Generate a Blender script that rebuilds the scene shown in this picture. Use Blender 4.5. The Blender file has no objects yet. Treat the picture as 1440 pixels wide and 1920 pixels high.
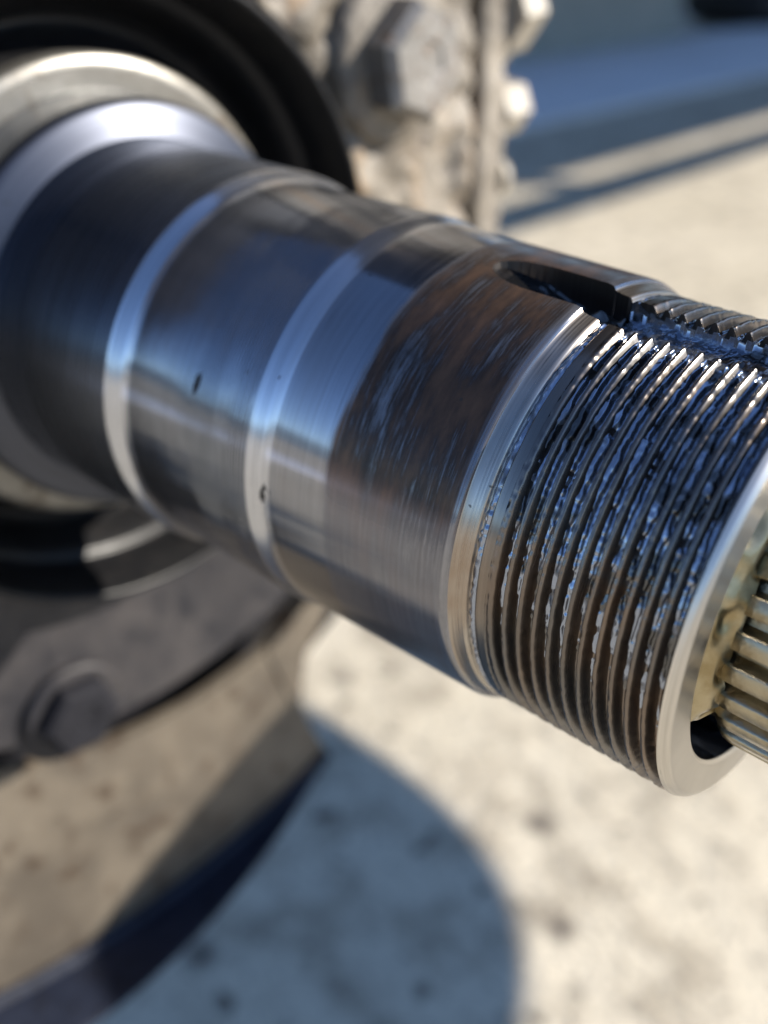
import bpy, bmesh, math, random
import numpy as np
from mathutils import Vector, Matrix

S = bpy.context.scene
COL = S.collection
R = math.radians
U = 0.25                      # one spindle unit in metres
PI = math.pi

# ------------------------------------------------------------------ camera
cam_d = bpy.data.cameras.new('camera'); cam = bpy.data.objects.new('camera', cam_d); COL.objects.link(cam)
fwd = Vector((-0.58841, 0.61620, -0.52352)).normalized()
right = Vector((0.72323, 0.69061, 0.0)).normalized()
up = right.cross(fwd)
cam.matrix_world = Matrix(((right.x, up.x, -fwd.x, 0.24301),
                           (right.y, up.y, -fwd.y, -0.11075),
                           (right.z, up.z, -fwd.z, 0.07405), (0, 0, 0, 1)))
cam_d.sensor_fit = 'VERTICAL'; cam_d.sensor_height = 36.0; cam_d.sensor_width = 27.0
cam_d.lens = 36.0 * 1800.87 / 1920.0
cam_d.clip_start = 0.01; cam_d.clip_end = 400
cam_d.dof.use_dof = True; cam_d.dof.focus_distance = 0.117; cam_d.dof.aperture_fstop = 9.8
S.camera = cam

# ------------------------------------------------------------------ sky, sun, exposure
SUN = Vector((1.0, 0.90, 0.75)).normalized()
w = bpy.data.worlds.new('World'); S.world = w; w.use_nodes = True
nt = w.node_tree; nt.nodes.clear()
sky = nt.nodes.new('ShaderNodeTexSky'); sky.sky_type = 'NISHITA'; sky.sun_disc = False
sky.sun_elevation = math.asin(SUN.z); sky.sun_rotation = math.atan2(SUN.x, SUN.y)
sky.air_density = 1.0; sky.dust_density = 0.0; sky.ozone_density = 1.8
bg = nt.nodes.new('ShaderNodeBackground'); bg.inputs['Strength'].default_value = 0.100
wo = nt.nodes.new('ShaderNodeOutputWorld')
hs = nt.nodes.new('ShaderNodeHueSaturation'); hs.inputs['Saturation'].default_value = 1.0
nt.links.new(sky.outputs[0], hs.inputs['Color']); wb = nt.nodes.new('ShaderNodeMix'); wb.data_type = 'RGBA'; wb.blend_type = 'MULTIPLY'; wb.inputs[0].default_value = 1.0; wb.inputs[7].default_value = (0.92, 0.97, 1.10, 1)   # cool white balance
nt.links.new(hs.outputs[0], wb.inputs[6]); nt.links.new(wb.outputs[2], bg.inputs[0]); nt.links.new(bg.outputs[0], wo.inputs[0])
sd = bpy.data.lights.new('sun', 'SUN'); sd.energy = 5.0; sd.angle = R(0.53); sd.color = (1.0, 0.93, 0.82)
so = bpy.data.objects.new('sun', sd); COL.objects.link(so)
so.rotation_euler = SUN.to_track_quat('Z', 'Y').to_euler()
S.view_settings.view_transform = 'Standard'; S.view_settings.look = 'None'
S.view_settings.exposure = 0.95; S.view_settings.gamma = 1.0
S.render.engine = 'CYCLES'
S.cycles.use_denoising = True
S.cycles.max_bounces = 8; S.cycles.caustics_reflective = False; S.cycles.caustics_refractive = False
S.cycles.sample_clamp_indirect = 6.0

# ------------------------------------------------------------------ helpers
def empty(name, label, cat, loc=(0, 0, 0), group=None):
    o = bpy.data.objects.new(name, None); COL.objects.link(o); o.location = loc
    o.empty_display_size = 0.02
    o['label'] = label; o['category'] = cat
    if group: o['group'] = group
    return o

def link(name, me, mat, parent=None, kind=None, smooth=30):
    o = bpy.data.objects.new(name, me); COL.objects.link(o)
    if mat and not me.materials: me.materials.append(mat)
    if smooth is not None:
        me.polygons.foreach_set('use_smooth', [True] * len(me.polygons))
        me.set_sharp_from_angle(angle=R(smooth))
    if parent:
        o.parent = parent
        if parent.type == 'EMPTY' and parent.parent is None: o.location = -parent.location
    if kind: o['kind'] = kind
    return o

def grid_mesh(name, ts, th, rad, flip=False, closed=True):
    """surface of revolution about the X axis; rad is [len(ts), len(th)] in spindle units"""
    nt_, nh = len(ts), len(th)
    T = np.repeat(np.asarray(ts)[:, None], nh, 1) if np.ndim(ts) == 1 else ts
    H = np.repeat(np.asarray(th)[None, :], nt_, 0)
    P = np.stack([T, rad * np.cos(H), rad * np.sin(H)], -1).reshape(-1, 3) * U
    i = np.arange(nt_ - 1)[:, None]; j = np.arange(nh if closed else nh - 1)[None, :]
    j2 = (j + 1) % nh
    F = np.stack([i * nh + j, i * nh + j2, (i + 1) * nh + j2, (i + 1) * nh + j], -1).reshape(-1, 4)
    if not flip: F = F[:, ::-1]
    me = bpy.data.meshes.new(name)
    me.vertices.add(len(P)); me.vertices.foreach_set('co', P.ravel())
    me.loops.add(F.size); me.loops.foreach_set('vertex_index', F.ravel().astype(np.int32))
    me.polygons.add(len(F)); me.polygons.foreach_set('loop_start', np.arange(0, F.size, 4, dtype=np.int32))
    uv = me.uv_layers.new(name='UVMap')
    uu = (H / (2 * PI)).reshape(-1)[F]
    if closed:
        last = np.broadcast_to(j2 == 0, (nt_ - 1, nh)).reshape(-1)
        uu[last, 1] += 1; uu[last, 2] += 1
        if not flip:
            uu[last, 1] -= 1; uu[last, 2] -= 1
            uu[last, 2] += 1; uu[last, 1] += 1
    vv = T.reshape(-1)[F]
    uv.data.foreach_set('uv', np.stack([uu, vv], -1).ravel().astype(np.float32))
    me.update(calc_edges=True); me.validate()
    return me

def resample(prof, step=0.004):
    out = [prof[0]]
    for a, b in zip(prof, prof[1:]):
        n = max(1, int(math.hypot(b[0] - a[0], b[1] - a[1]) / step))
        for k in range(1, n + 1):
            out.append((a[0] + (b[0] - a[0]) * k / n, a[1] + (b[1] - a[1]) * k / n))
    return out

def rounded(prof, rad=0.003, n=5):
    """fillet the inner corners of a profile"""
    out = [prof[0]]
    for a, b, c in zip(prof, prof[1:], prof[2:]):
        A, B, C = (np.array(q, float) for q in (a, b, c))
        u, v = A - B, C - B; lu, lv = np.linalg.norm(u), np.linalg.norm(v)
        k = min(rad, lu * 0.45, lv * 0.45)
        p0, p1 = B + u / lu * k, B + v / lv * k
        for s in np.linspace(0, 1, n):
            out.append(tuple((1 - s) ** 2 * p0 + 2 * s * (1 - s) * B + s * s * p1))
    out.append(prof[-1]); return out

TH = np.linspace(-PI / 2, 1.5 * PI, 360, endpoint=False)
def revolve(name, prof, mat, parent, step=0.004, th=TH, flip=False, smooth=35, wob=None):
    p = np.array(resample(prof, step)); rad = np.repeat(p[:, 1:2], len(th), 1)
    if wob is not None: rad = rad + wob(p[:, :1], th[None, :])
    return link(name, grid_mesh(name, p[:, 0], th, rad, flip), mat, parent, smooth=smooth)

def vnoise(x, y, seed=0, perx=None):
    """smooth value noise; perx = lattice period along x"""
    rng = np.random.RandomState(seed); L = rng.rand(512, 512)
    xi = np.floor(x).astype(int); yi = np.floor(y).astype(int); fx = x - xi; fy = y - yi
    fx = fx * fx * (3 - 2 * fx); fy = fy * fy * (3 - 2 * fy)
    m = perx or 512
    x0 = xi % m; x1 = (xi + 1) % m; y0 = yi % 512; y1 = (yi + 1) % 512
    return (L[x0, y0] * (1 - fx) + L[x1, y0] * fx) * (1 - fy) + (L[x0, y1] * (1 - fx) + L[x1, y1] * fx) * fy

def bm_obj(name, bm, mat, parent=None, kind=None, smooth=30, bevel=0, seg=2):
    if bevel:
        bmesh.ops.bevel(bm, geom=[e for e in bm.edges if len(e.link_faces) == 2 and e.calc_face_angle(0) > R(25)],
                        offset=bevel, segments=seg, profile=0.5, affect='EDGES', clamp_overlap=True)
    bmesh.ops.recalc_face_normals(bm, faces=bm.faces)
    me = bpy.data.meshes.new(name); bm.to_mesh(me); bm.free()
    return link(name, me, mat, parent, kind, smooth)

def box(bm, x0, x1, y0, y1, z0, z1):
    v = [bm.verts.new(p) for p in ((x0, y0, z0), (x1, y0, z0), (x1, y1, z0), (x0, y1, z0), (x0, y0, z1), (x1, y0, z1), (x1, y1, z1), (x0, y1, z1))]
    for f in ((0, 3, 2, 1), (4, 5, 6, 7), (0, 1, 5, 4), (1, 2, 6, 5), (2, 3, 7, 6), (3, 0, 4, 7)):
        bm.faces.new([v[i] for i in f])

def prism(bm, pts, x0, x1):
    """polygon in the YZ plane extruded along X"""
    a = [bm.verts.new((x0, y, z)) for y, z in pts]; b = [bm.verts.new((x1, y, z)) for y, z in pts]
    n = len(pts)
    bm.faces.new(a[::-1]); bm.faces.new(b)
    for i in range(n): bm.faces.new((a[i], a[(i + 1) % n], b[(i + 1) % n], b[i]))

def cyl(bm, c, axis, rads, n=32, rot=0.0):
    """stack of rings: rads = [(offset along axis, radius)], closed at both ends"""
    ax = Vector(axis).normalized(); q = Vector((0, 0, 1)).rotation_difference(ax); c = Vector(c)
    rings = []
    for off, r in rads:
        rings.append([bm.verts.new(c + q @ Vector((r * math.cos(2 * PI * k / n + rot), r * math.sin(2 * PI * k / n + rot), off))) for k in range(n)])
    for a, b in zip(rings, rings[1:]):
        for k in range(n): bm.faces.new((a[k], a[(k + 1) % n], b[(k + 1) % n], b[k]))
    bm.faces.new(rings[0][::-1]); bm.faces.new(rings[-1])

# ------------------------------------------------------------------ materials
class M:
    def __init__(s, name):
        s.m = bpy.data.materials.new(name); s.m.use_nodes = True; s.t = s.m.node_tree
        s.b = s.t.nodes['Principled BSDF']
    def n(s, typ, **kw):
        x = s.t.nodes.new(typ)
        for k, v in kw.items(): setattr(x, k, v)
        return x
    def l(s, a, b): s.t.links.new(a, b)
    def val(s, sock, v):
        if hasattr(v, 'links') or hasattr(v, 'is_output'): s.l(v, sock)
        else: sock.default_value = v
    def math(s, op, a, b=None, c=None, clamp=False):
        x = s.n('ShaderNodeMath', operation=op, use_clamp=clamp)
        s.val(x.inputs[0], a)
        if b is not None: s.val(x.inputs[1], b)
        if c is not None: s.val(x.inputs[2], c)
        return x.outputs[0]
    def ramp(s, v, lo, hi, a=0.0, b=1.0):
        x = s.n('ShaderNodeMapRange', interpolation_type='SMOOTHSTEP'); s.val(x.inputs[0], v)
        x.inputs[1].default_value = lo; x.inputs[2].default_value = hi; x.inputs[3].default_value = a; x.inputs[4].default_value = b
        return x.outputs[0]
    def mix(s, f, a, b):
        x = s.n('ShaderNodeMix', data_type='RGBA')
        s.val(x.inputs[0], f)
        for sock, v in ((x.inputs[6], a), (x.inputs[7], b)):
            if hasattr(v, 'is_output'): s.l(v, sock)
            else: sock.default_value = (*v, 1)
        return x.outputs[2]
    def mixf(s, f, a, b):
        x = s.n('ShaderNodeMix', data_type='FLOAT'); s.val(x.inputs[0], f); s.val(x.inputs[2], a); s.val(x.inputs[3], b)
        return x.outputs[0]
    def uv(s):
        x = s.n('ShaderNodeUVMap'); x.uv_map = 'UVMap'; sp = s.n('ShaderNodeSeparateXYZ'); s.l(x.outputs[0], sp.inputs[0])
        return sp.outputs[0], sp.outputs[1]
    def vec(s, a, b, c=0.0):
        x = s.n('ShaderNodeCombineXYZ'); s.val(x.inputs[0], a); s.val(x.inputs[1], b); s.val(x.inputs[2], c); return x.outputs[0]
    def obj(s):
        return s.n('ShaderNodeTexCoord').outputs['Object']
    def noise(s, v, scale, detail=4, rough=0.55, dist=0.0):
        x = s.n('ShaderNodeTexNoise'); s.l(v, x.inputs['Vector'])
        x.inputs['Scale'].default_value = scale; x.inputs['Detail'].default_value = detail
        x.inputs['Roughness'].default_value = rough; x.inputs['Distortion'].default_value = dist
        return x.outputs[0]
    def bump(s, h, dist, strength=1.0, normal=None):
        x = s.n('ShaderNodeBump'); x.inputs['Strength'].default_value = strength; x.inputs['Distance'].default_value = dist
        s.l(h, x.inputs['Height'])
        if normal is not None: s.l(normal, x.inputs['Normal'])
        return x.outputs[0]
    def set(s, **kw):
        for k, v in kw.items():
            sock = s.b.inputs[k.replace('_', ' ')]
            if hasattr(v, 'is_output'): s.l(v, sock)
            elif isinstance(v, tuple): sock.default_value = (*v, 1) if len(v) == 3 else v
            else: sock.default_value = v
        return s

def turned_steel(name, base, rough, aniso=0.8, stain=0, dark=(0.026, 0.019, 0.016), lathe=None, marks=(), heat=0.0):
    """lathe turned steel: grooves run round the axis, so the gloss spreads along it"""
    m = M(name); u, v = m.uv()
    streak = m.noise(m.vec(m.math('MULTIPLY', u, 6.0), m.math('MULTIPLY', v, 520.0)), 1.0, 5, 0.6)
    broad = m.noise(m.vec(m.math('MULTIPLY', u, 9.0), m.math('MULTIPLY', v, 22.0)), 1.0, 4, 0.55)
    base_v = m.mix(m.ramp(streak, 0.3, 0.75), tuple(c * 0.82 for c in base), tuple(min(1, c * 1.1) for c in base))
    rg = m.math('ADD', m.math('MULTIPLY', streak, 0.10), rough - 0.05)
    metal = 1.0; extra = None
    if heat:
        base_v = m.mix(m.math('MULTIPLY', m.ramp(broad, 0.35, 0.7), heat), base_v, (0.27, 0.19, 0.13))
    if stain:
        edge = m.math('ADD', v, m.math('MULTIPLY', m.math('SUBTRACT', broad, 0.5), 0.02))
        edge = m.math('ADD', edge, m.math('MULTIPLY', m.math('SUBTRACT', streak, 0.5), 0.016))
        reg = m.ramp(edge, 0.627, 0.634)
        end = m.ramp(edge, 0.722, 0.712)
        st2 = m.noise(m.vec(m.math('MULTIPLY', u, 26.0), m.math('MULTIPLY', v, 520.0)), 1.0, 7, 0.78)
        blotch = m.noise(m.vec(m.math('MULTIPLY', u, 14.0), m.math('MULTIPLY', v, 45.0), 3.0), 1.0, 5, 0.6)
        msk = m.math('MULTIPLY', m.math('MULTIPLY', reg, end), m.ramp(m.math('ADD', m.math('MULTIPLY', st2, 0.6), m.math('MULTIPLY', blotch, 0.6)), 0.40, 0.60, 0.30, 1.0))
        upper = m.ramp(u, 0.485, 0.435, 0.32, 1.0)
        msk = m.math('MULTIPLY', msk, upper); metal = m.math('SUBTRACT', 1.0, m.math('MULTIPLY', msk, 0.62)); m.set(Specular_IOR_Level=0.12)
        rust = m.mix(m.ramp(blotch, 0.4, 0.7), dark, (0.115, 0.064, 0.038))
        base_v = m.mix(m.math('MULTIPLY', msk, stain), base_v, rust)
        rg = m.math('ADD', rg, m.math('MULTIPLY', msk, 0.10))
    sc = m.noise(m.vec(m.math('MULTIPLY', u, 16.0), m.math('MULTIPLY', v, 900.0), 5.0), 1.0, 2, 0.5)
    sg = m.noise(m.vec(m.math('MULTIPLY', u, 20.0), m.math('MULTIPLY', v, 30.0), 7.0), 1.0, 2, 0.5)
    scr = m.math('MULTIPLY', m.ramp(sc, 0.66, 0.72), m.ramp(sg, 0.45, 0.6))
    base_v = m.mix(m.math('MULTIPLY', scr, 0.55), base_v, (0.05, 0.043, 0.04))
    # fine nicks and specks
    vo = m.n('ShaderNodeTexVoronoi'); m.l(m.vec(m.math('MULTIPLY', u, 60.0), m.math('MULTIPLY', v, 72.0)), vo.inputs['Vector']); vo.inputs['Scale'].default_value = 1.0
    gate = m.noise(m.vec(m.math('MULTIPLY', u, 60.0), m.math('MULTIPLY', v, 72.0), 9.0), 0.9, 1)
    speck = m.math('MULTIPLY', m.ramp(vo.outputs['Distance'], 0.10, 0.05), m.ramp(gate, 0.56, 0.6))
    base_v = m.mix(m.math('MULTIPLY', speck, 0.8), base_v, (0.05, 0.045, 0.04))
    for (mu, mv, su, sv, sl) in marks:
        du = m.math('ADD', m.math('SUBTRACT', u, mu), m.math('MULTIPLY', m.math('SUBTRACT', v, mv), sl))
        dn = m.noise(m.vec(m.math('MULTIPLY', u, 500.0), m.math('MULTIPLY', v, 400.0)), 1.0, 3)
        d = m.math('ADD', m.math('POWER', m.math('DIVIDE', du, su), 2.0), m.math('POWER', m.math('DIVIDE', m.math('SUBTRACT', v, mv), sv), 2.0))
        d = m.math('ADD', d, m.math('MULTIPLY', m.math('SUBTRACT', dn, 0.5), 3.2))
        k = m.math('MULTIPLY', m.ramp(d, 1.5, 0.4), 0.9)
        base_v = m.mix(k, base_v, (0.025, 0.022, 0.02)); rg = m.mixf(k, rg, 0.6)
    tg = m.n('ShaderNodeTangent', direction_type='RADIAL', axis='X')
    nrm = m.bump(streak, 0.00000035 * U / 0.25 * 40, 0.35)
    if lathe:
        p, a, lo, hi = lathe
        s_ = m.math('MULTIPLY', m.math('SINE', m.math('MULTIPLY', v, 2 * PI / p)), m.ramp(v, lo, hi, 0.15, 1.0))
        s_ = m.math('MULTIPLY', s_, m.ramp(m.noise(m.vec(m.math('MULTIPLY', u, 12.0), m.math('MULTIPLY', v, 30.0)), 1.0, 2), 0.3, 0.6, 0.4, 1.0))
        nrm = m.bump(s_, a, 1.0, nrm)
    m.set(Base_Color=base_v, Metallic=metal, Roughness=rg, Anisotropic=aniso, Anisotropic_Rotation=0.25)
    m.l(tg.outputs[0], m.b.inputs['Tangent']); m.l(nrm, m.b.inputs['Normal'])
    return m.m

def rough_paint(name, c0, c1, c2, scale, rough=0.6, bump=0.0006, spec=0.5, metallic=0.0):
    m = M(name); o = m.obj()
    a = m.noise(o, scale, 6, 0.62); b = m.noise(o, scale * 3.7, 5, 0.6)
    col = m.mix(m.ramp(a, 0.35, 0.65), c0, c1); col = m.mix(m.ramp(b, 0.52, 0.72), col, c2)
    m.set(Base_Color=col, Roughness=m.math('ADD', rough - 0.1, m.math('MULTIPLY', b, 0.2)), Specular_IOR_Level=spec, Metallic=metallic)
    m.l(m.bump(m.math('ADD', a, m.math('MULTIPLY', b, 0.5)), bump), m.b.inputs['Normal'])
    return m.m

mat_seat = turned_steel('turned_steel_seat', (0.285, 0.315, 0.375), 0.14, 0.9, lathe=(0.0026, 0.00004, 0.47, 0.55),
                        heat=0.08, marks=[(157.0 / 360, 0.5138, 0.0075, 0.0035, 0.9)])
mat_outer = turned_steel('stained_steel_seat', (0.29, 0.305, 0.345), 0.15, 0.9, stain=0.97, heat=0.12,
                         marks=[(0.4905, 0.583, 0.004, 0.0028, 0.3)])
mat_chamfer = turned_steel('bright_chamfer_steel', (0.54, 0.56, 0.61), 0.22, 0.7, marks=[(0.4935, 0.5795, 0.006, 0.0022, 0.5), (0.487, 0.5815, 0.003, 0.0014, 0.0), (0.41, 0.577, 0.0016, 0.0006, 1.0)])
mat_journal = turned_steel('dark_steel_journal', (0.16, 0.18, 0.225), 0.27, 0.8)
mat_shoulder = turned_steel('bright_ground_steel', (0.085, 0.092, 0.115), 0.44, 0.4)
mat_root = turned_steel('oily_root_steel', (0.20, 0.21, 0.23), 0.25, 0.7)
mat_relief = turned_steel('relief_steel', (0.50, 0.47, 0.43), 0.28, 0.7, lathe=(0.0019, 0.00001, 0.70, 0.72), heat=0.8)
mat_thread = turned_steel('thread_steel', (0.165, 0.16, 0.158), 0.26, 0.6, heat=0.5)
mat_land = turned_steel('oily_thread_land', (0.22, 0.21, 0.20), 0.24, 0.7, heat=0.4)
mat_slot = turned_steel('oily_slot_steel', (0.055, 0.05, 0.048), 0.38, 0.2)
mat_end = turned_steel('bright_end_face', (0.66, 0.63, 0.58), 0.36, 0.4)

def grease(name, col, rough=0.16, ior=1.8, spec=0.6, metal=None):
    m = M(name); o = m.obj(); n = m.noise(o, 900, 3, 0.6)
    if metal: col = m.mix(m.ramp(m.noise(o, 170, 3, 0.5), 0.42, 0.50), col, metal); m.set(Metallic=m.ramp(m.noise(o, 170, 3, 0.5), 0.42, 0.50, 0.0, 0.9))
    m.set(Base_Color=col, Roughness=rough, IOR=ior, Specular_IOR_Level=spec, Coat_Weight=0.5, Coat_Roughness=0.06, Coat_IOR=1.5)
    nb = m.bump(n, 0.0001, 0.3); m.l(nb, m.b.inputs['Normal']); m.l(nb, m.b.inputs['Coat Normal']); return m.m
mat_grease = grease('black_grease', (0.008, 0.007, 0.007), 0.11, metal=(0.30, 0.34, 0.42))
mat_pool = grease('pooled_grease', (0.006, 0.006, 0.006), 0.14)
mat_oil = grease('amber_oil_grease', (0.30, 0.22, 0.09), 0.2, 1.5, 0.5)

m = M('oily_spline_steel'); o = m.obj(); a = m.noise(o, 260, 5, 0.6); b = m.noise(o, 1100, 3)
m.set(Base_Color=m.mix(m.ramp(a, 0.35, 0.65), (0.28, 0.225, 0.13), (0.42, 0.37, 0.26)), Metallic=1.0, Roughness=m.math('ADD', 0.22, m.math('MULTIPLY', a, 0.22)), Coat_Weight=0.6, Coat_Roughness=0.08)
m.l(m.bump(m.math('ADD', a, m.math('MULTIPLY', b, 0.5)), 0.0003, 0.6), m.b.inputs['Normal']); mat_spline = m.m
m = M('oily_run_out_steel'); o = m.obj(); a = m.noise(o, 200, 4, 0.6)
m.set(Base_Color=m.mix(m.ramp(a, 0.35, 0.65), (0.30, 0.235, 0.12), (0.44, 0.37, 0.23)), Metallic=1.0, Roughness=m.math('ADD', 0.2, m.math('MULTIPLY', a, 0.25)), Coat_Weight=0.5, Coat_Roughness=0.1)
m.l(m.bump(a, 0.0001, 0.4), m.b.inputs['Normal']); mat_film = m.m

mat_rubber = rough_paint('black_rubber', (0.010, 0.010, 0.011), (0.014, 0.014, 0.015), (0.022, 0.020, 0.019), 60, 0.36, 0.0001, spec=0.22)
mat_cream = rough_paint('zinc_ring', (0.20, 0.19, 0.17), (0.26, 0.25, 0.225), (0.11, 0.09, 0.068), 45, 0.40, 0.0002, metallic=0.6)
mat_cast = rough_paint('dusty_cast_iron', (0.13, 0.108, 0.082), (0.25, 0.215, 0.172), (0.075, 0.052, 0.033), 44, 0.62, 0.0016)
mat_flange = rough_paint('dirty_shaded_flange', (0.013, 0.0125, 0.016), (0.040, 0.036, 0.037), (0.006, 0.006, 0.010), 36, 0.6, 0.001)  # dirt mottling, darkened overall to stand in for shade on the flange
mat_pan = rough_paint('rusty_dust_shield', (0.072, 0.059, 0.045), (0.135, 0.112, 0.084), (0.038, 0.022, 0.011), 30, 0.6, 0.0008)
mat_dark = rough_paint('gap_shade_and_dark_steel', (0.012, 0.012, 0.016), (0.02, 0.02, 0.024), (0.008, 0.008, 0.01), 40, 0.8, 0.0005, spec=0.15)  # near-black for shade in the shield gap, also bolt heads and axle tube
mat_lip = rough_paint('shaded_shield_lip', (0.006, 0.009, 0.020), (0.012, 0.016, 0.03), (0.003, 0.003, 0.006), 60, 0.6, 0.0008, spec=0.22)  # near-black navy: the lip's shade is put into its colour
mat_nut = rough_paint('dusty_nut', (0.30, 0.27, 0.22), (0.38, 0.345, 0.29), (0.20, 0.15, 0.10), 80, 0.5, 0.0005)
mat_bolt = rough_paint('weathered_bolt', (0.20, 0.19, 0.175), (0.27, 0.255, 0.235), (0.13, 0.075, 0.04), 70, 0.45, 0.0008, metallic=0.5)
mat_tyre = rough_paint('tyre_rubber', (0.015, 0.015, 0.017), (0.025, 0.025, 0.027), (0.04, 0.04, 0.04), 8, 0.8, 0.002)
mat_wall = rough_paint('grey_wall', (0.38, 0.41, 0.38), (0.44, 0.46, 0.43), (0.30, 0.32, 0.30), 2, 0.85, 0.004)
mat_skylit = rough_paint('skylit_ground', (0.72, 0.72, 0.74), (0.78, 0.78, 0.80), (0.60, 0.60, 0.62), 3, 0.8, 0.003)  # pale tone stands in for open skylight on the ground
mat_horizon = rough_paint('horizon_haze_blue', (0.10, 0.135, 0.17), (0.14, 0.17, 0.20), (0.08, 0.11, 0.12), 0.15, 0.9, 0.01)  # haze blue chosen for the horizon mirrored in the steel
mat_body = rough_paint('truck_paint', (0.018, 0.026, 0.05), (0.024, 0.032, 0.058), (0.02, 0.02, 0.025), 3, 0.7, 0.001)
mat_stand = rough_paint('shadow_stand_black', (0.03, 0.03, 0.032), (0.04, 0.04, 0.042), (0.05, 0.05, 0.05), 20, 0.5, 0.0004)  # for the added shadow-casting stand

m = M('concrete'); o = m.obj()
a = m.noise(o, 3.0, 6, 0.6); b = m.noise(o, 26.0, 6, 0.65); c = m.noise(o, 160.0, 4, 0.6)
vo = m.n('ShaderNodeTexVoronoi'); vo.inputs['Scale'].default_value = 19.0; m.l(o, vo.inputs['Vector'])
gate = m.noise(o, 11.0, 1)
spot = m.math('MULTIPLY', m.ramp(m.math('ADD', vo.outputs['Distance'], m.math('MULTIPLY', m.math('SUBTRACT', b, 0.5), 0.25)), 0.30, 0.08), m.ramp(gate, 0.50, 0.56))
col = m.mix(m.ramp(a, 0.3, 0.7), (0.54, 0.48, 0.37), (0.62, 0.555, 0.44))
col = m.mix(m.ramp(b, 0.47, 0.66, 0, 0.65), col, (0.28, 0.235, 0.175))
col = m.mix(m.ramp(c, 0.52, 0.70, 0, 0.75), col, (0.17, 0.15, 0.125))
big = m.noise(o, 9.0, 5, 0.65, 0.6)
col = m.mix(m.ramp(big, 0.54, 0.68, 0, 0.5), col, (0.17, 0.14, 0.105))
st_ = m.noise(o, 44.0, 3, 0.5)
col = m.mix(m.ramp(st_, 0.62, 0.72, 0, 0.9), col, (0.09, 0.075, 0.06))
col = m.mix(m.math('MULTIPLY', spot, 0.85), col, (0.075, 0.06, 0.05))
m.set(Base_Color=col, Roughness=0.85)
m.l(m.bump(m.math('ADD', b, m.math('MULTIPLY', c, 0.5)), 0.004), m.b.inputs['Normal']); mat_ground = m.m

# ------------------------------------------------------------------ setting: ground, wall
GZ = -0.45
bm = bmesh.new(); s_ = 120
f = bm.faces.new([bm.verts.new(p) for p in ((-s_, -s_, GZ), (s_, -s_, GZ), (s_, s_, GZ), (-s_, s_, GZ))])
bm_obj('ground', bm, mat_ground, kind='structure', smooth=None)

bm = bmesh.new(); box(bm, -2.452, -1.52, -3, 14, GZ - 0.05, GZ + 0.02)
bm_obj('skylit_strip', bm, mat_skylit, kind='structure', bevel=0.008)  # added pale strip, brightness of sky-lit ground put into its colour
wall = empty('low_wall', 'low grey green wall along the far side of the shaded yard', 'wall', (-2.5, 3, GZ))
bm = bmesh.new(); box(bm, -2.75, -2.45, -2.0, 4.9, GZ - 0.05, GZ + 0.42); bm_obj('wall_body', bm, mat_wall, wall, bevel=0.012)
bm = bmesh.new(); box(bm, -2.78, -2.42, -2.02, 4.92, GZ + 0.423, GZ + 0.48); bm_obj('coping', bm, mat_wall, wall, bevel=0.01)

bm = bmesh.new(); n = 180; lo = []; mid = []; hi = []; bk = []
for k in range(n):
    a = 2 * PI * k / n; h = 7.5 + 2.2 * math.sin(3 * a + 1) + 1.4 * math.sin(7 * a) + 0.8 * math.sin(17 * a + 2)
    for lst, rr_, z in ((lo, 88, GZ - 0.02), (mid, 95, GZ + h * 0.6), (hi, 104, GZ + h), (bk, 118, GZ - 0.5)):
        lst.append(bm.verts.new((rr_ * math.cos(a), rr_ * math.sin(a), z)))
for a, b in ((lo, mid), (mid, hi), (hi, bk)):
    for k in range(n): bm.faces.new((a[k], a[(k + 1) % n], b[(k + 1) % n], b[k]))
bm_obj('horizon_ring', bm, mat_horizon, kind='structure', smooth=60)  # added unseen ring, keeps the yellow sky horizon out of the reflections

def tyre_thing(c, rad, label):
    t = empty('parked_tyre', label, 'tyre', (c[0], c[1], GZ))
    prof = rounded([(-0.25, rad * 0.62), (-0.28, rad * 0.72), (-0.28, rad * 0.93), (-0.24, rad), (0.24, rad), (0.28, rad * 0.93), (0.28, rad * 0.72), (0.25, rad * 0.62)], 0.03, 6)
    bm = bmesh.new(); n = 72; rings = []
    for x, r in prof: rings.append([bm.verts.new((c[0] + x, c[1] + r * math.cos(2 * PI * k / n), GZ + rad + r * math.sin(2 * PI * k / n))) for k in range(n)])
    for a, b in zip(rings, rings[1:]):
        for k in range(n): bm.faces.new((a[k], a[(k + 1) % n], b[(k + 1) % n], b[k]))
    bm_obj('tread', bm, mat_tyre, t)
    bm = bmesh.new(); cyl(bm, (c[0], c[1], GZ + rad), (1, 0, 0), [(-0.09, rad * 0.63), (0.06, rad * 0.63), (0.085, rad * 0.58), (0.03, rad * 0.52), (0.02, rad * 0.2), (0.07, rad * 0.17), (0.075, 0.02)], 48)
    bm_obj('rim', bm, mat_wall, t)
    for k in range(6):
        bm = bmesh.new(); cyl(bm, (c[0] + 0.02, c[1] + rad * 0.3 * math.cos(k * PI / 3), GZ + rad + rad * 0.3 * math.sin(k * PI / 3)), (1, 0, 0), [(0, 0.015), (0.02, 0.015)], 6); bm_obj('wheel_nut', bm, mat_nut, t)
    return t
tyre_thing((-2.62, 5.95, 0), 0.56, 'black tyre of a parked vehicle in the deep shade at upper right')

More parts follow.
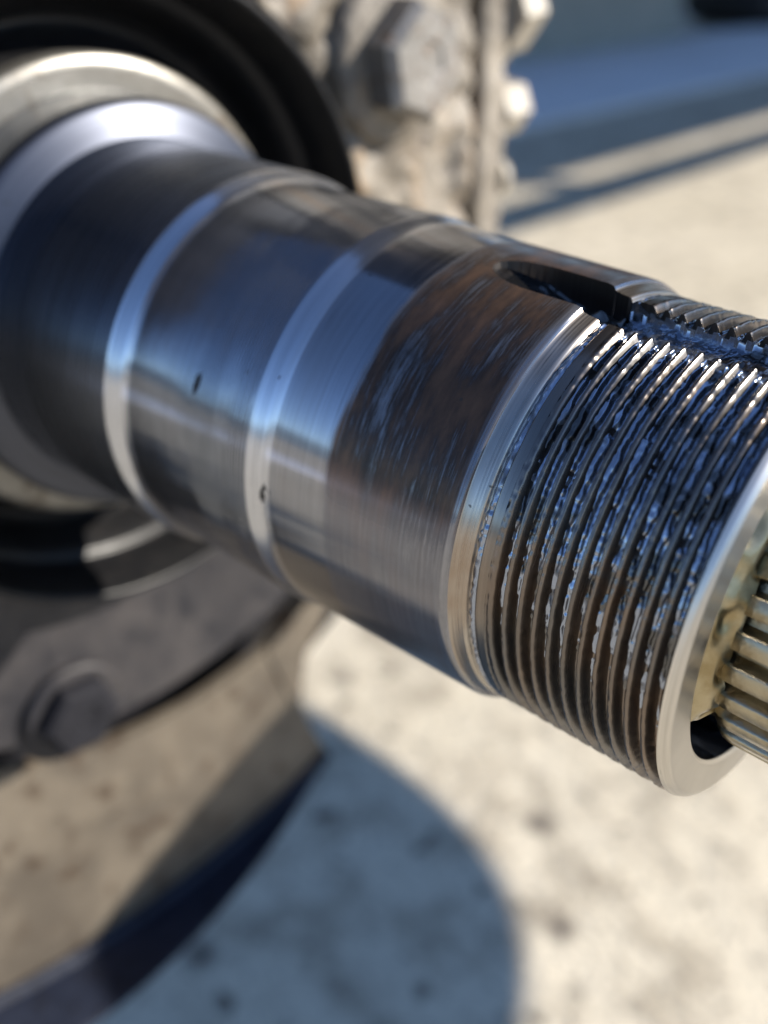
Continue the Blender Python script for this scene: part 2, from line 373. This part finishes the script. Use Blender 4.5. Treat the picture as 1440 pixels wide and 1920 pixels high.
# ------------------------------------------------------------------ truck body above the axle (casts the shade and the slot of light)
tb = empty('truck_body', 'long dark truck body raised above the stripped axle', 'truck', (-0.6, 2, 0.49))
Y0, Y1 = 0.50, 15.0
bm = bmesh.new(); box(bm, -1.5, 0.35, Y0, Y1, 0.650, 2.3); bm_obj('load_box', bm, mat_body, tb, bevel=0.02)
bm = bmesh.new(); box(bm, 0.28, 0.35, Y0, Y1, 0.478, 0.540); bm_obj('side_rail', bm, mat_body, tb, bevel=0.008)
for y in (0.7, 1.4, 3.10, 4.7, 5.8):
    bm = bmesh.new(); box(bm, 0.285, 0.345, y - 0.03, y + 0.03, 0.534, 0.657); bm_obj('rail_bracket', bm, mat_body, tb, bevel=0.004)

# ------------------------------------------------------------------ added stand right of the camera, unseen, shaped to cast the ground shadow
SX, SY, sz = 0.568, 0.601, 0.10
st = empty('shadow_stand', 'added unseen black stand with rounded square top that casts the ground shadow', 'added shadow caster', (SX, SY, GZ))
bm = bmesh.new(); rings = []
for z, k in ((sz - 0.04, 0.96), (sz - 0.034, 1.0), (sz - 0.006, 1.0), (sz, 0.97)):
    ring = []
    for q in range(96):
        a = 2 * PI * q / 96; c_, s_ = math.cos(a), math.sin(a); rr_ = 0.238 * k / (abs(c_) ** 2.8 + abs(s_) ** 2.8) ** (1 / 2.8)
        ring.append(bm.verts.new((SX + rr_ * c_, SY + 1.16 * rr_ * s_, z)))
    rings.append(ring)
for a, b in zip(rings, rings[1:]):
    for k in range(96): bm.faces.new((a[k], a[(k + 1) % 96], b[(k + 1) % 96], b[k]))
bm.faces.new(rings[0][::-1]); bm.faces.new(rings[-1])
bm_obj('caster_top', bm, mat_stand, st)
bm = bmesh.new(); cyl(bm, (SX + 0.05, SY - 0.12, GZ + 0.04), (0, 0, 1), [(0, 0.025), (0.25, 0.025), (0.26, 0.018), (sz - 0.04 - GZ - 0.04, 0.018)], 24); bm_obj('pedestal', bm, mat_nut, st)
for k in range(5):
    a = 2 * PI * k / 5 + 0.3; bm = bmesh.new(); dx, dy = math.cos(a), math.sin(a)
    cyl(bm, (SX + 0.05, SY - 0.12, GZ + 0.055), (dx, dy, -0.18), [(0, 0.016), (0.2, 0.011)], 12)
    cyl(bm, (SX + 0.05 + dx * 0.19, SY - 0.12 + dy * 0.19, GZ), (0, 0, 1), [(0, 0.014), (0.03, 0.014)], 12); bm_obj('leg', bm, mat_nut, st)

# ------------------------------------------------------------------ spindle
SP = empty('axle_spindle', 'polished steel stub axle with stained bearing seat and greasy threaded end', 'axle spindle')
KC, KW, KH = R(97.0), 0.0152, 0.1135          # keyway centre angle, half width, floor height
th_f = np.unique(np.concatenate([np.linspace(-PI / 2, 1.5 * PI, 620, endpoint=False), KC + np.arcsin(np.concatenate([np.linspace(-1.3, 1.3, 60), [-1.0, -0.985, 0.985, 1.0]]) * KW / 0.128)]))

def key_floor(T):
    up_ = np.clip((T - 0.652) / 0.050, 0, 1)
    return 0.1322 - (0.1322 - KH) * up_ ** 0.8
def keyed(tv, rad):
    """cut the round-ended keyway into a radius field"""
    H = th_f[None, :]; D = H - KC; T = np.asarray(tv)[:, None]
    half = KW * np.sqrt(np.clip(1 - (np.clip(0.682 - T, 0, 1) / 0.030) ** 2, 0, 1))
    wv = rad * np.sin(D); side = (np.abs(D) < 0.6) & (np.abs(wv) < half)
    fl = key_floor(T) / np.cos(np.where(np.abs(D) < 0.6, D, 0)) + 0.0006 * (vnoise(T * 300 + 0 * D, D * 60 + 9 + 0 * T, 5) - 0.5)
    return np.where(side, np.minimum(rad, fl), rad)
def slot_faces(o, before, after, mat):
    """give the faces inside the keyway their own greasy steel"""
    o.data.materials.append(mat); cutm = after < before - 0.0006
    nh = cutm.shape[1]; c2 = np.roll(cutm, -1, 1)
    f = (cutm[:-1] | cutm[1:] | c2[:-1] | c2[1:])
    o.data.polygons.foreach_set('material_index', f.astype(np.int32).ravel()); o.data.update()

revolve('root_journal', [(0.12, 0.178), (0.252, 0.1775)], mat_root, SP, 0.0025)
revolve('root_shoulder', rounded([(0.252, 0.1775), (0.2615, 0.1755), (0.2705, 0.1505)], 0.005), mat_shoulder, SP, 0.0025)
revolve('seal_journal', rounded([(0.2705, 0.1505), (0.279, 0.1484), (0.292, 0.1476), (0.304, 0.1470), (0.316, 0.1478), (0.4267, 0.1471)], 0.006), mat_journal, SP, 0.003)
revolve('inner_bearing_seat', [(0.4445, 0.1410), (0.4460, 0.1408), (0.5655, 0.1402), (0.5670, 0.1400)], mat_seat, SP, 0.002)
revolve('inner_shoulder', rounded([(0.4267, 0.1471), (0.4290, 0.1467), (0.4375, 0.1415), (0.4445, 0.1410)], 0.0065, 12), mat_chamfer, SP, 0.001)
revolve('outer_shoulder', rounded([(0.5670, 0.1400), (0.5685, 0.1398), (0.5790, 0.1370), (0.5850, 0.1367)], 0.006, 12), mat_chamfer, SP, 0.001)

pr = np.array(resample(rounded([(0.5850, 0.1367), (0.5870, 0.1367), (0.7155, 0.1329), (0.7185, 0.1318), (0.7192, 0.1300), (0.7235, 0.1288), (0.7288, 0.1282), (0.7298, 0.1250), (0.7335, 0.1250), (0.7345, 0.1273), (0.7405, 0.1270)], 0.0018, 5), 0.0009))
cut = int(np.argmin(np.abs(pr[:, 0] - 0.7192)))
cut2 = int(np.argmin(np.abs(pr[:, 0] - 0.7320)))
for nm, sl, mt in (('outer_bearing_seat', pr[:cut + 1], mat_outer), ('thread_relief', pr[cut:cut2 + 1], mat_relief), ('thread_land', pr[cut2:], mat_land)):
    r0 = np.repeat(sl[:, 1:2], len(th_f), 1); rad = keyed(sl[:, 0], r0)
    slot_faces(link(nm, grid_mesh(nm, sl[:, 0], th_f, rad), mt, SP, smooth=40), r0, rad, mat_slot)

PITCH, T0, T1 = 0.0089, 0.7405, 0.8405
def thread_r(T, H):
    ph = T / PITCH - H / (2 * PI)
    s = np.abs(2 * (ph - np.floor(ph)) - 1)            # 0 valley, 1 crest
    s = np.clip((s - 0.12) / 0.74, 0, 1); s = s * s * (3 - 2 * s) * 0.5 + s * 0.5
    dep = 0.0064 * np.clip((T - T0) / 0.006, 0, 1) * np.clip((0.8445 - T) / 0.003, 0, 1)
    rmaj = 0.1270 - (T - T0) * 0.012
    nick = 0.0006 * (vnoise(H * 57.3 * 0.9 + 300, T * 420, 3) ** 3)
    return rmaj - dep * (1 - s) - nick
tt = np.linspace(T0, T1, 13 * 20)
Tm, Hm = np.meshgrid(tt, th_f, indexing='ij')
r0 = thread_r(Tm, Hm); rad = keyed(tt, r0)
slot_faces(link('thread', grid_mesh('thread', tt, th_f, rad), mat_thread, SP, smooth=55), r0, rad, mat_slot)
endp = np.array(resample(rounded([(0.8405, 0.1257), (0.8432, 0.1246), (0.8455, 0.1214), (0.8457, 0.1040), (0.8440, 0.1022)], 0.0012, 4), 0.0015))
rad = np.repeat(endp[:, 1:2], len(th_f), 1); D = th_f[None, :] - KC
rad_k = keyed(endp[:, 0], rad)
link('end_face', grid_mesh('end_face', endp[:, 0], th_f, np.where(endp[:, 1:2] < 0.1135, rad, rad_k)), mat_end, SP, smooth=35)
revolve('bore', [(0.8440, 0.1022), (0.60, 0.1022), (0.60, 0.05)], mat_grease, SP, 0.02)

# grease packed into the thread and the keyway (its own lumpy surface)
tg = np.linspace(0.7300, 0.8400, 13 * 24); thg = np.unique(np.concatenate([np.linspace(R(40), R(275), 760), KC + np.linspace(-0.13, 0.13, 70)]))
Tg, Hg = np.meshgrid(tg, thg, indexing='ij')
deg = np.degrees(Hg)
ph = Tg / PITCH - Hg / (2 * PI); fr = ph - np.floor(ph)        # crest at 0/1, valley at .5
n1 = vnoise(deg * 0.30, Tg * 210, 11); n2 = vnoise(deg * 0.9, Tg * 600, 12); n3 = vnoise(deg * 0.12, Tg * 90, 13)
amount = np.clip((n3 - 0.25) * 1.6, 0, 1) * 0.75 + 0.25
topw = np.exp(-((deg - 122) / 34.0) ** 2)                         # the heaviest smear lies on the upper near side
cr = 0.1270 - (Tg - T0) * 0.012                                   # crest radius
stren = np.clip(0.22 + 0.78 * topw + 0.35 * (n3 - 0.5), 0.1, 1.0) * (1 - 0.6 * np.clip((deg - 150) / 35, 0, 1))
base = 0.1202 + 0.0012 * n1 + 0.0004 * n2 - (Tg - T0) * 0.012
edge = 0.24 + 0.40 * n1 * amount + 0.10 * n2
k_ = np.clip((edge + 0.10 - fr) / 0.13, 0, 1); k_ = k_ * k_ * (3 - 2 * k_)
fill = base + (cr - 0.0019 - 0.0030 * fr + 0.0009 * (n2 - 0.5) + 0.0008 * (n1 - 0.5) - base) * k_ * stren
fill = fill - 0.0016 * np.clip((deg - 175) / 25, 0, 1) * (0.4 + n1)
fill = np.where(Tg < T0, 0.1255 + 0.0013 * n1 + 0.001 * n2 - np.abs(Tg - 0.7322) * 0.55, fill)
fl = KH / np.cos(np.clip(Hg - KC, -0.5, 0.5)) + 0.0008 + 0.0045 * n1 * n3 + 0.0010 * n2
inkey = np.abs(np.sin(Hg - KC) * 0.128) < KW * 0.99
inkey &= np.abs(Hg - KC) < 0.5
fill = np.where(inkey, np.minimum(fl, 0.125), fill)
link('thread_grease', grid_mesh('thread_grease', tg, thg, fill, closed=False), mat_grease, SP, kind='stuff', smooth=70)
# grease pooled along the blind end of the keyway
tk = np.linspace(0.660, 0.7305, 150); hk = KC + np.linspace(-0.112, 0.112, 70)
Tk, Hk = np.meshgrid(tk, hk, indexing='ij')
g1 = vnoise(np.degrees(Hk) * 0.40, Tk * 130, 21); g2 = vnoise(np.degrees(Hk) * 1.2, Tk * 420, 22)
rk = key_floor(Tk) / np.cos(Hk - KC) + 0.0004 + (0.0050 * g1 ** 1.6 + 0.0007 * g2) * np.clip((Tk - 0.662) / 0.03, 0, 1)
lim = KW * np.sqrt(np.clip(1 - (np.clip(0.682 - Tk, 0, 1) / 0.030) ** 2, 0, 1))
rk = np.where(np.abs(0.13 * np.sin(Hk - KC)) < lim * 0.97, rk, 0.105)
link('keyway_grease', grid_mesh('keyway_grease', tk, hk, rk, closed=False), mat_pool, SP, kind='stuff', smooth=70)

# ------------------------------------------------------------------ splined half shaft in the bore
SH = empty('splined_shaft', 'oily golden splined drive shaft sticking out of the threaded axle end', 'drive shaft', (0.85 * U, 0, 0))
revolve('shaft_core', rounded([(0.70, 0.0795), (1.07, 0.0795), (1.075, 0.077), (1.075, 0.002)], 0.002), mat_spline, SH, 0.01, th=np.linspace(0, 2 * PI, 180, endpoint=False))
NS = 30
def tooth():
    bm = bmesh.new(); xs = [0.8440, 0.8460, 0.8480, 0.851, 0.856, 0.90, 0.95, 1.0, 1.068, 1.07]; hs = [0.0, 0.35, 0.72, 0.95, 1, 1, 1, 1, 1, 0.6]
    sec = [(-0.084, 0.0), (-0.074, 0.2), (-0.060, 0.85), (-0.055, 0.96), (-0.049, 1.0), (0.0, 1.01), (0.049, 1.0), (0.055, 0.96), (0.060, 0.85), (0.074, 0.2), (0.084, 0.0)]
    rows = []
    for x, h in zip(xs, hs):
        row = []
        for a, k in sec:
            r = 0.0788 + 0.0094 * k * h; row.append(bm.verts.new((x * U, r * math.cos(a) * U, r * math.sin(a) * U)))
        rows.append(row)
    for a, b in zip(rows, rows[1:]):
        for k in range(len(sec) - 1): bm.faces.new((a[k], a[k + 1], b[k + 1], b[k]))
    bmesh.ops.recalc_face_normals(bm, faces=bm.faces)
    for f in bm.faces[:1]:
        pass
    me = bpy.data.meshes.new('spline'); bm.to_mesh(me); bm.free(); return me
tm = tooth()
for k in range(NS):
    o = link('spline', tm, mat_spline, SH, smooth=40 if k == 0 else None)
    o.rotation_euler = (R(168.4 + 12 * k), 0, 0)
# amber oil bridging bore and shaft, open at the underside
to = np.linspace(0.838, 0.8505, 46); ho = np.linspace(R(60), R(203), 420)
To, Ho = np.meshgrid(to, ho, indexing='ij'); f_ = (To - 0.838) / 0.0125; dg = np.degrees(Ho)
o1 = vnoise(dg * 0.16, f_ * 3, 31); o2 = vnoise(dg * 0.5, f_ * 7, 32)
ro = 0.1035 - 0.018 * np.clip(f_, 0, 1) ** 1.3 + 0.0007 * (o1 - 0.5) + 0.00015 * (o2 - 0.5)
ro = ro - 0.012 * np.clip((dg - 195 - 8 * o1) / 8, 0, 1)
Xo = To + 0.0035 * (o1 - 0.3)
link('oil_film', grid_mesh('oil_film', Xo, ho, ro, closed=False), mat_film, SH, kind='stuff', smooth=70)

# ------------------------------------------------------------------ axle end: rings, flange, bolts, bracket
AX = empty('axle_flange', 'dirty axle end flange with black seal cup and hex bolts behind the spindle', 'axle flange', (0.04, 0, 0))
wobc = lambda t, h: 0.0012 * (vnoise(np.degrees(h) * 0.08 + 50, t * 60 + 0 * h, 41) - 0.5)
revolve('spacer_ring', rounded([(0.203, 0.172), (0.206, 0.178), (0.2065, 0.198), (0.203, 0.206), (0.12, 0.2075)], 0.003), mat_cream, AX, 0.002, flip=True, wob=wobc)
revolve('seal_cup', rounded([(0.19, 0.203), (0.165, 0.214), (0.150, 0.226), (0.158, 0.238), (0.186, 0.248), (0.196, 0.254), (0.200, 0.262), (0.232, 0.266), (0.256, 0.271), (0.2595, 0.275), (0.256, 0.2795), (0.18, 0.287)], 0.006), mat_rubber, AX, 0.003, flip=True)

bm = bmesh.new(); cyl(bm, (-1.45, 0, 0), (1, 0, 0), [(0, 0.055), (1.30, 0.055), (1.40, 0.066), (1.462, 0.066)], 48); bm_obj('axle_tube', bm, mat_dark, AX, bevel=0.001)
BOLTS = [22, 82, 254, 314]
def flange_outline(r0, boss, n=240):
    pts = []
    for k in range(n):
        a = 2 * PI * k / n; r = r0
        if math.cos(a) < -0.35: r = min(r, 0.084 / max(0.3, -math.cos(a)) if math.cos(a) < -0.5 else r)
        for b in BOLTS:
            d = a - R(b); d = (d + PI) % (2 * PI) - PI
            if abs(d) < 0.3:
                y = 0.109 * math.sin(d)
                if abs(y) < boss:
                    r = max(r, 0.109 * math.cos(d) + math.sqrt(boss ** 2 - y ** 2))
        pts.append((r * math.cos(a), r * math.sin(a)))
    return pts
bm = bmesh.new(); out = flange_outline(0.1175, 0.0165); nn = len(out)
inn = [(0.0708 * math.cos(2 * PI * k / nn), 0.0708 * math.sin(2 * PI * k / nn)) for k in range(nn)]
loops = [[bm.verts.new((x, y, z)) for y, z in pts] for x, pts in ((0.0500, inn), (0.0500, out), (0.012, out), (0.012, inn))]
for q in range(4):
    a, b = loops[q], loops[(q + 1) % 4]
    for k in range(nn): bm.faces.new((a[k], a[(k + 1) % nn], b[(k + 1) % nn], b[k]))
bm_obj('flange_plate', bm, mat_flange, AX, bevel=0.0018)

def hexbolt(ang, mat, rr=0.109, x=0.0502, size=0.0125, wmat=None):
    y, z = rr * math.cos(R(ang)), rr * math.sin(R(ang))
    b = None
    bm = bmesh.new(); cyl(bm, (x, y, z), (1, 0, 0), [(0, size * 1.32), (0.0022, size * 1.32), (0.003, size * 1.25)], 40)
    b = bm_obj('washer', bm, wmat or mat, AX)
    bm = bmesh.new(); cyl(bm, (x + 0.003, y, z), (1, 0, 0), [(0, size * 1.08), (0.0035, size * 1.08), (0.0048, size * 0.92), (0.0048, size * 0.5), (0.0042, size * 0.4)], 6, rot=0.35)
    bm_obj('bolt', bm, mat, AX, bevel=0.0008)
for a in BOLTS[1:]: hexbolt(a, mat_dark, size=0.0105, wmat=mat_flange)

m = M('dusty_rusty_casting'); o = m.obj(); a = m.noise(o, 44, 6, 0.62); b = m.noise(o, 160, 5, 0.6)
mp = m.n('ShaderNodeMapping'); m.l(o, mp.inputs[0]); mp.inputs['Scale'].default_value = (60, 60, 14); run = m.noise(mp.outputs[0], 1.0, 4, 0.6)
col = m.mix(m.ramp(a, 0.38, 0.62), (0.13, 0.112, 0.088), (0.25, 0.22, 0.18)); col = m.mix(m.ramp(run, 0.54, 0.68, 0, 0.75), col, (0.27, 0.165, 0.075))
col = m.mix(m.ramp(b, 0.56, 0.70, 0, 0.8), col, (0.06, 0.045, 0.035))
m.set(Base_Color=col, Roughness=0.62); m.l(m.bump(m.math('ADD', a, m.math('MULTIPLY', b, 0.6)), 0.0018), m.b.inputs['Normal']); mat_cast = m.m
# caliper bracket: the pale dusty casting at upper right
BR = empty('caliper_bracket', 'pale dusty cast iron brake bracket with hex bolt and side nuts', 'brake bracket', (0.04, 0.11, 0))
def lumpy(name, pts, x0, x1, amp, seed, cell=0.0022):
    """casting front face: a grid inside a polygon with hand-cast unevenness, plus side walls"""
    bm = bmesh.new(); prism(bm, pts, x0, x1)
    bmesh.ops.recalc_face_normals(bm, faces=bm.faces)
    bmesh.ops.bevel(bm, geom=list(bm.edges), offset=0.0022, segments=2, profile=0.5, affect='EDGES', clamp_overlap=True)
    bmesh.ops.triangulate(bm, faces=[f for f in bm.faces if len(f.verts) > 4])
    for _ in range(9):
        es = [e for e in bm.edges if e.calc_length() > cell * 1.5]
        if not es: break
        bmesh.ops.subdivide_edges(bm, edges=es, cuts=1); bmesh.ops.triangulate(bm, faces=[f for f in bm.faces if len(f.verts) > 4])
    bm.normal_update()
    y = np.array([v.co.y for v in bm.verts]); z = np.array([v.co.z for v in bm.verts])
    d = amp * (vnoise(y * 130 + 40, z * 130 + 40, seed) - 0.5) + amp * 0.5 * (vnoise(y * 340 + 40, z * 340 + 40, seed + 1) - 0.5)
    for v, dd in zip(bm.verts, d): v.co += v.normal * dd
    return bm_obj(name, bm, mat_cast, BR, smooth=50)
lumpy('bracket_body', [(0.052, 0.115), (0.040, 0.066), (0.058, 0.048), (0.070, 0.020), (0.0735, -0.01), (0.072, -0.05), (0.1255, -0.05), (0.1285, 0.115)], 0.020, 0.0525, 0.0052, 51)
lumpy('bracket_web', [(0.126, 0.11), (0.126, -0.06), (0.138, -0.06), (0.138, 0.11)], 0.014, 0.0330, 0.002, 53)
lumpy('bracket_rib', [(0.1325, 0.115), (0.1345, -0.075), (0.1455, -0.055), (0.1465, 0.115)], 0.018, 0.0500, 0.0022, 55)
bm = bmesh.new(); cyl(bm, (0.051, 0.0905, 0.0435), (1, 0, 0), [(0, 0.0215), (0.004, 0.0212), (0.006, 0.019)], 40); bm_obj('bolt_boss', bm, mat_cast, BR, smooth=50)
bm = bmesh.new(); cyl(bm, (0.0568, 0.0905, 0.0435), (1, 0, 0), [(0, 0.0150), (0.008, 0.0150), (0.0105, 0.0128), (0.0105, 0.006), (0.0098, 0.005)], 6, rot=0.2); bm_obj('bolt', bm, mat_bolt, BR, bevel=0.0026, seg=3)
for (z, r, ln, x) in ((0.052, 0.0135, 0.016, 0.040), (0.0235, 0.0085, 0.0155, 0.042)):
    bm = bmesh.new(); cyl(bm, (x, 0.1460, z), (0, 1, 0), [(0, r * 1.2), (0.003, r * 1.2), (0.0031, r), (ln - 0.002, r), (ln, r * 0.8)], 6, rot=0.1); bm_obj('side_nut', bm, mat_nut, BR, bevel=0.001)
bm = bmesh.new(); cyl(bm, (0.046, 0.1460, 0.0035), (0, 1, 0), [(0, 0.006), (0.003, 0.006), (0.0055, 0.004), (0.006, 0.001)], 20); bm_obj('side_stud', bm, mat_nut, BR)

# ------------------------------------------------------------------ brake dust shield: pan with an upstanding lip
DS = empty('brake_dust_shield', 'rusty tan brake dust shield pan with dark upstanding lip at lower left', 'dust shield', (0.035, 0, -0.16))
XS, RS = 0.034, 0.222
ang = np.linspace(R(236), R(289.5), 90)
bm = bmesh.new(); rr = [0.1295, 0.134, 0.143, 0.155, 0.17, 0.185, 0.2, 0.212, RS]; rows = []
for a in ang:
    ri = 0.137 + 0.013 * max(0, (math.degrees(a) - 250) / 39)
    rows.append([bm.verts.new((XS + 0.0012 * (float(vnoise(np.array(math.degrees(a) * 0.12), np.array(r * 60), 61)) - 0.5), r * math.cos(a), r * math.sin(a))) for r in [ri + (RS - ri) * q / 8 for q in range(9)]])
for a, b in zip(rows, rows[1:]):
    for k in range(len(rr) - 1): bm.faces.new((a[k], a[k + 1], b[k + 1], b[k]))
ret = bmesh.ops.extrude_face_region(bm, geom=list(bm.faces))
for v in [g for g in ret['geom'] if isinstance(g, bmesh.types.BMVert)]: v.co.x -= 0.004
bm_obj('shield_plate', bm, mat_pan, DS, smooth=40)
bm = bmesh.new(); rows = []
for a in ang:
    h = 0.025 * (1 - max(0, (math.degrees(a) - 255) / 34.5) ** 1.6) + 0.0006
    rows.append([bm.verts.new((x, r * math.cos(a), r * math.sin(a))) for x, r in ((XS - 0.004, RS - 0.0005), (XS + 0.002, RS - 0.0025), (XS + 0.004, RS), (XS + h, RS + 0.0005), (XS + h + 0.0006, RS + 0.0014), (XS + h, RS + 0.0026), (XS - 0.004, RS + 0.0024))])
for a, b in zip(rows, rows[1:]):
    for k in range(6): bm.faces.new((a[k], a[k + 1], b[k + 1], b[k]))
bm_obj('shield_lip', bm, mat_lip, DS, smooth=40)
bm = bmesh.new(); rows = []
for a in np.linspace(R(225), R(302), 60): rows.append([bm.verts.new((0.010, r * math.cos(a), r * math.sin(a))) for r in (0.09, 0.12, 0.16, 0.20)])
for a, b in zip(rows, rows[1:]):
    for k in range(3): bm.faces.new((a[k], a[k + 1], b[k + 1], b[k]))
ret = bmesh.ops.extrude_face_region(bm, geom=list(bm.faces))
for v in [g for g in ret['geom'] if isinstance(g, bmesh.types.BMVert)]: v.co.x -= 0.004
bm_obj('gap_shade_plate', bm, mat_dark, DS, smooth=40)  # added dark sheet, stands in for the shade inside the flange gap
# torque plate: the grey web that carries the shield and runs up behind the spindle to the bracket
bm = bmesh.new(); prism(bm, [(0.049, -0.1425), (0.061, -0.181), (0.0655, -0.155), (0.080, -0.135), (0.135, -0.05), (0.128, -0.052), (0.092, -0.1085), (0.070, -0.130)], 0.026, 0.0348)
bm_obj('torque_plate', bm, mat_pan, DS, bevel=0.0015)
